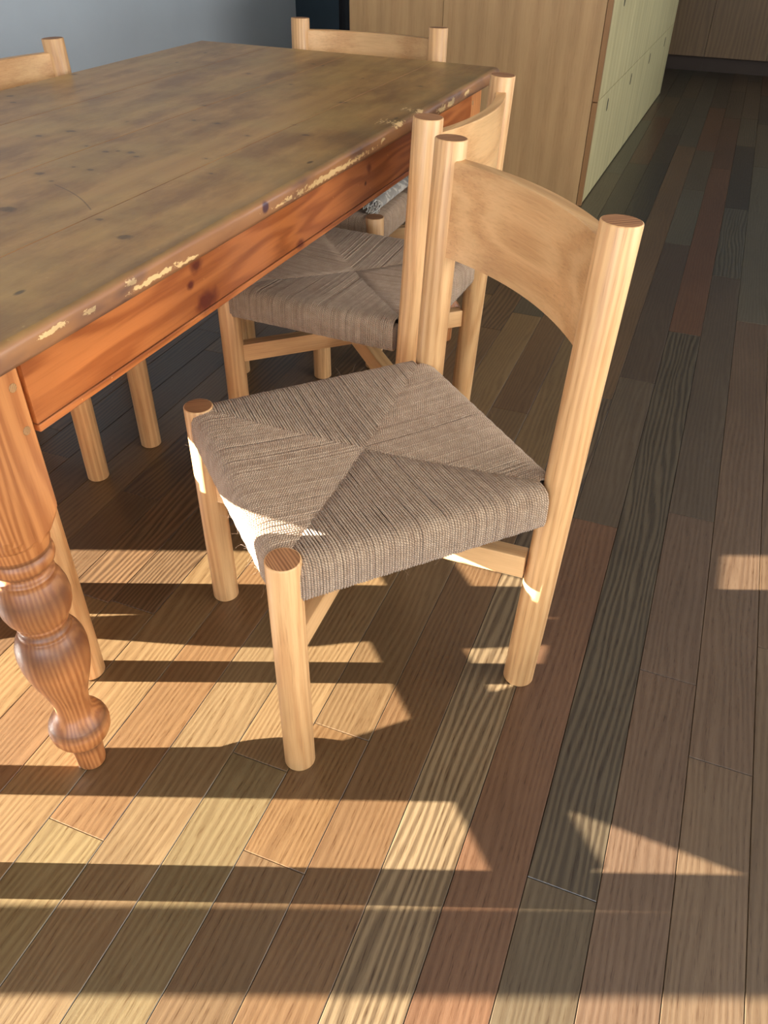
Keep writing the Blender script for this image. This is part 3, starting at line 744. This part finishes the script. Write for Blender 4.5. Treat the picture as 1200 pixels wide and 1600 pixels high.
# ------------------------------------------------------------------ throw on the far chair
def throw():
    m, nt, b = newmat('grey_woven_throw'); v, raw, _ = coords(nt, False)
    n = noise(nt, mapping(nt, raw, (1, 1, 1)), 55, 3)
    pat = noise(nt, raw, 38, 1, 0.5, 1.5)
    col = mix(nt, ramp(nt, pat, [(0.52, (0, 0, 0)), (0.56, (1, 1, 1))]), lin((146, 138, 126)), lin((200, 190, 172)))
    col = mix(nt, mth(nt, 'MULTIPLY', n, 0.4), col, lin((150, 146, 138)))
    L(nt, col, b.inputs['Base Color']); b.inputs['Roughness'].default_value = 0.9; b.inputs['Sheen Weight'].default_value = 0.3
    bump(nt, b, noise(nt, raw, 700, 2), 0.5, 0.0006)
    c3 = chairs[2]
    R_ = Matrix.Rotation(c3.rotation_euler.z, 4, 'Z')
    root = empty('folded_throw', (c3.location.x, c3.location.y, 0.4605), c3.rotation_euler.z, label='grey and cream fringed throw, folded and rolled, lying on the far chair seat', cat='blanket')
    # section across the roll: inner spiral winding out to a flat doubled tail; local +x is towards the pulled-out chair's side
    pts = []
    cx, cz = 0.207, 0.0235
    turns = 2.4; nn = 70
    for i in range(nn+1):
        t = i/nn; a = turns*2*PI*t; rr = 0.0035+0.0175*t
        pts.append((cx + rr*1.2*math.cos(PI/2-a+turns*2*PI), cz + rr*math.sin(PI/2-a+turns*2*PI)*0.97))
    # leave tangentially over the top to -x and lie as two waved layers
    tail = [(0.17, 0.045), (0.12, 0.043), (0.08, 0.036), (0.03, 0.030), (-0.03, 0.027), (-0.09, 0.024), (-0.115, 0.021), (-0.122, 0.016), (-0.115, 0.011), (-0.08, 0.010), (-0.02, 0.009), (0.05, 0.008), (0.11, 0.004)]
    pts = list(reversed([(x, z) for x, z in pts]))
    pts = list(reversed(pts)) + tail
    th = 0.0032; ys = [-0.186 + 0.385*j/24 for j in range(25)]
    bm = bmesh.new(); outer, inner = [], []
    for y_i, y in enumerate(ys):
        ro, ri = [], []
        for i, (x, z) in enumerate(pts):
            x0, z0 = pts[max(i-1, 0)]; x1, z1 = pts[min(i+1, len(pts)-1)]
            d = Vector((x1-x0, z1-z0)); d.normalize(); nx, nz = -d.y, d.x
            wob = 0.0012*math.sin(y*40+i*0.6)+0.0008*math.sin(y*90+i)
            ro.append(bm.verts.new((x+nx*(th/2)+wob, y, max(0.0005, z+nz*th/2+wob*0.5))))
            ri.append(bm.verts.new((x-nx*(th/2)+wob, y, max(0.0002, z-nz*th/2+wob*0.5))))
        outer.append(ro); inner.append(ri)
    P = len(pts)
    for j in range(len(ys)-1):
        for i in range(P-1):
            for A, fl in ((outer, 0), (inner, 1)):
                q = (A[j][i], A[j][i+1], A[j+1][i+1], A[j+1][i]); bm.faces.new(q if fl else tuple(reversed(q))).smooth = True
    for j in (0, len(ys)-1):
        for i in range(P-1): bm.faces.new((outer[j][i], outer[j][i+1], inner[j][i+1], inner[j][i]))
    obj('cloth', bm, m, root)
    # knotted fringe hanging out of the folded end
    fm = plain('cream_wool_fringe', lin((198, 192, 180)), 0.9)
    rg = random.Random(5); bm = bmesh.new()
    for k in range(46):
        i = rg.randrange(10, P-2); x, z = pts[i]
        p = Vector((x, -0.186, z)); d = Vector((rg.uniform(-0.5, 0.3), -1, rg.uniform(-0.5, 0.1))).normalized()
        prev = None; ln = rg.uniform(0.008, 0.018)
        for s in range(5):
            c = p + d*ln*s/4 + Vector((0.002*math.sin(s*1.5+k), 0, -0.010*(s/4)**2)); c.z = max(c.z, 0.0015)
            rr = 0.0013 if s != 1 else 0.002
            ring = [bm.verts.new(c + Vector((rr*math.cos(2*PI*q/5), 0, rr*math.sin(2*PI*q/5)))) for q in range(5)]
            if prev:
                for q in range(5): bm.faces.new((prev[q], prev[(q+1) % 5], ring[(q+1) % 5], ring[q]))
            prev = ring
        bm.faces.new(prev)
    fo = obj('fringe', bm, fm, root, smooth=True); fo['kind'] = 'stuff'
throw()

# ------------------------------------------------------------------ island of drawers
def island():
    ang = math.atan2(6.735-3.941, -0.481+0.537) - PI/2
    root = empty('kitchen_island', (-0.537, 3.941, 0), ang, label='long oak veneered cabinet island with slotted drawer fronts', cat='cabinet')
    Wd, Ln, Hh = 1.185, 2.80, 0.90
    t = 0.019
    body = obj('body', bx(-Wd+0.02, -t-0.001, t+0.001, Ln-0.001, 0.0, Hh-0.001), panel_z, root)
    # end panels
    obj('end_panel', bx(-0.73, -t-0.004, 0, t, 0.0, Hh, bev=0.0008), panel_z, root)
    obj('end_panel', bx(-Wd, -0.732, 0, t, 0.0, Hh, bev=0.0008), panel_z, root)
    obj('end_panel', bx(-Wd, -t, Ln, Ln+t, 0.0, Hh, bev=0.0008), panel_z, root)
    zj = 0.443; lip_m = plain('edge_lipping', lin((150, 108, 66)), 0.5)
    for i in range(4):
        y0 = (0.027 if i == 0 else 0.70*i); y1 = 0.70*(i+1)
        for lo in (True, False):
            z0, z1 = (0.006, zj-0.0015) if lo else (zj+0.0015, Hh-0.03)
            d = obj('drawer_front', bx(-t, 0, y0+0.0012, y1-0.0012, z0, z1, bev=0.001), front_z if True else panel_z, root, loc=(0, 0, 0))
            # finger slot: flat dark face, the cutout's shade put into its colour
            sz = (zj-0.065) if lo else (Hh-0.10)
            s = bmesh.new(); n = 20
            vs = []
            for k in range(n):
                a = 2*PI*k/n
                vs.append((0.012*math.cos(a), 0.014*math.sin(a) + (0.014 if math.sin(a) > 0 else -0.014)))
            f0 = [s.verts.new((0.0006, y, z)) for y, z in vs]; f1 = [s.verts.new((-0.012, y, z)) for y, z in vs]
            s.faces.new(f0)
            for k in range(n): s.faces.new((f0[k], f1[k], f1[(k+1) % n], f0[(k+1) % n]))
            obj('finger_slot', s, slot_m, d, loc=(0, (y0+y1)/2-0.045, sz))
    obj('front_edging', bx(-t-0.001, 0.0012, 0.0005, 0.025, 0.001, zj-0.002), lip_m, root)
    obj('front_edging', bx(-t-0.001, 0.0012, 0.0005, 0.025, zj+0.002, Hh), lip_m, root)
    obj('top_panel', bx(-Wd-0.002, 0.002, -0.002, Ln+0.021, Hh, Hh+0.02, bev=0.001), plain('white_stone_top', lin((206, 202, 194)), 0.4), root)
island()

# ------------------------------------------------------------------ far run of cabinets
def far_run():
    x0s = [-0.745, -0.275, 0.195, 0.665]
    for i, (a, b_) in enumerate(zip(x0s, x0s[1:])):
        which = ('dark oak base cabinet left of the vertical joint, beside the island', 'dark oak base cabinet right of the vertical joint in the far kitchen run', 'dark oak base cabinet in the far run, cut by the right frame edge')[i]
        r = empty('base_cabinet', ((a+b_)/2, 7.79, 0), 0, label=which, cat='cabinet', group='base cabinets along the back of the kitchen')
        h = (b_-a)/2
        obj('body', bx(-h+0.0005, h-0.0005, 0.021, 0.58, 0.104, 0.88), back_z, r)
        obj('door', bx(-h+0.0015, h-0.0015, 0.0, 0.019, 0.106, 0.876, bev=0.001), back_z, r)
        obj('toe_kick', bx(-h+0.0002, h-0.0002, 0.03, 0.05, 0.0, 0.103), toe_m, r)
    o = obj('worktop', bx(x0s[0], x0s[-1], 7.77, 8.37, 0.882, 0.91, bev=0.002), plain('dark_worktop', lin((90, 86, 80)), 0.4))
    tag(o, 'continuous worktop over the far run of cabinets', 'worktop')
far_run()

# ------------------------------------------------------------------ black coat hanging in the passage
def coat():
    m, nt, b = newmat('black_wool'); b.inputs['Base Color'].default_value = lin((26, 28, 32)); b.inputs['Roughness'].default_value = 0.85
    v, raw, _ = coords(nt, False); bump(nt, b, noise(nt, raw, 300, 2), 0.3, 0.001)
    root = empty('black_curtain', (-2.12, 4.62, 0.0), 0.2, label='black cloth hanging in soft folds in the passage beside the cabinet island', cat='curtain')
    bm = bmesh.new(); n = 60; zs = [0.05, 0.5, 1.0, 1.5, 2.0]
    rows = []
    for z in zs:
        row_f, row_b = [], []
        for i in range(n+1):
            t = i/n; x = 0.045 + 0.27*t
            y = 0.022*math.sin(t*2.6*2*PI+0.5*z) + 0.01*math.sin(t*13+z*2)
            row_f.append(bm.verts.new((x, y, z))); row_b.append(bm.verts.new((x, y+0.004, z)))
        rows.append((row_f, row_b))
    for (f0, b0), (f1, b1) in zip(rows, rows[1:]):
        for i in range(n):
            bm.faces.new((f0[i], f0[i+1], f1[i+1], f1[i])).smooth = True
            bm.faces.new((b0[i+1], b0[i], b1[i], b1[i+1])).smooth = True
        bm.faces.new((f0[0], f1[0], b1[0], b0[0])); bm.faces.new((f0[n], b0[n], b1[n], f1[n]))
    for row in (rows[0], rows[-1]):
        for i in range(n): bm.faces.new((row[0][i], row[1][i], row[1][i+1], row[0][i+1]))
    obj('cloth', bm, m, root)
    rd = lathe([(0.0, 0.012), (0.36, 0.012)], 16)
    obj('rail', rd, frame_m, root, loc=(0, 0, 2.01), rot=(0, PI/2, 0))
    obj('wall_bracket', bx(-0.012, 0.012, -0.012, 0.012, 2.01, ZC), frame_m, root, loc=(0.25, 0, 0))
    obj('wall_bracket', bx(-0.012, 0.012, -0.012, 0.012, 2.01, ZC), frame_m, root, loc=(0.05, 0, 0))
coat()
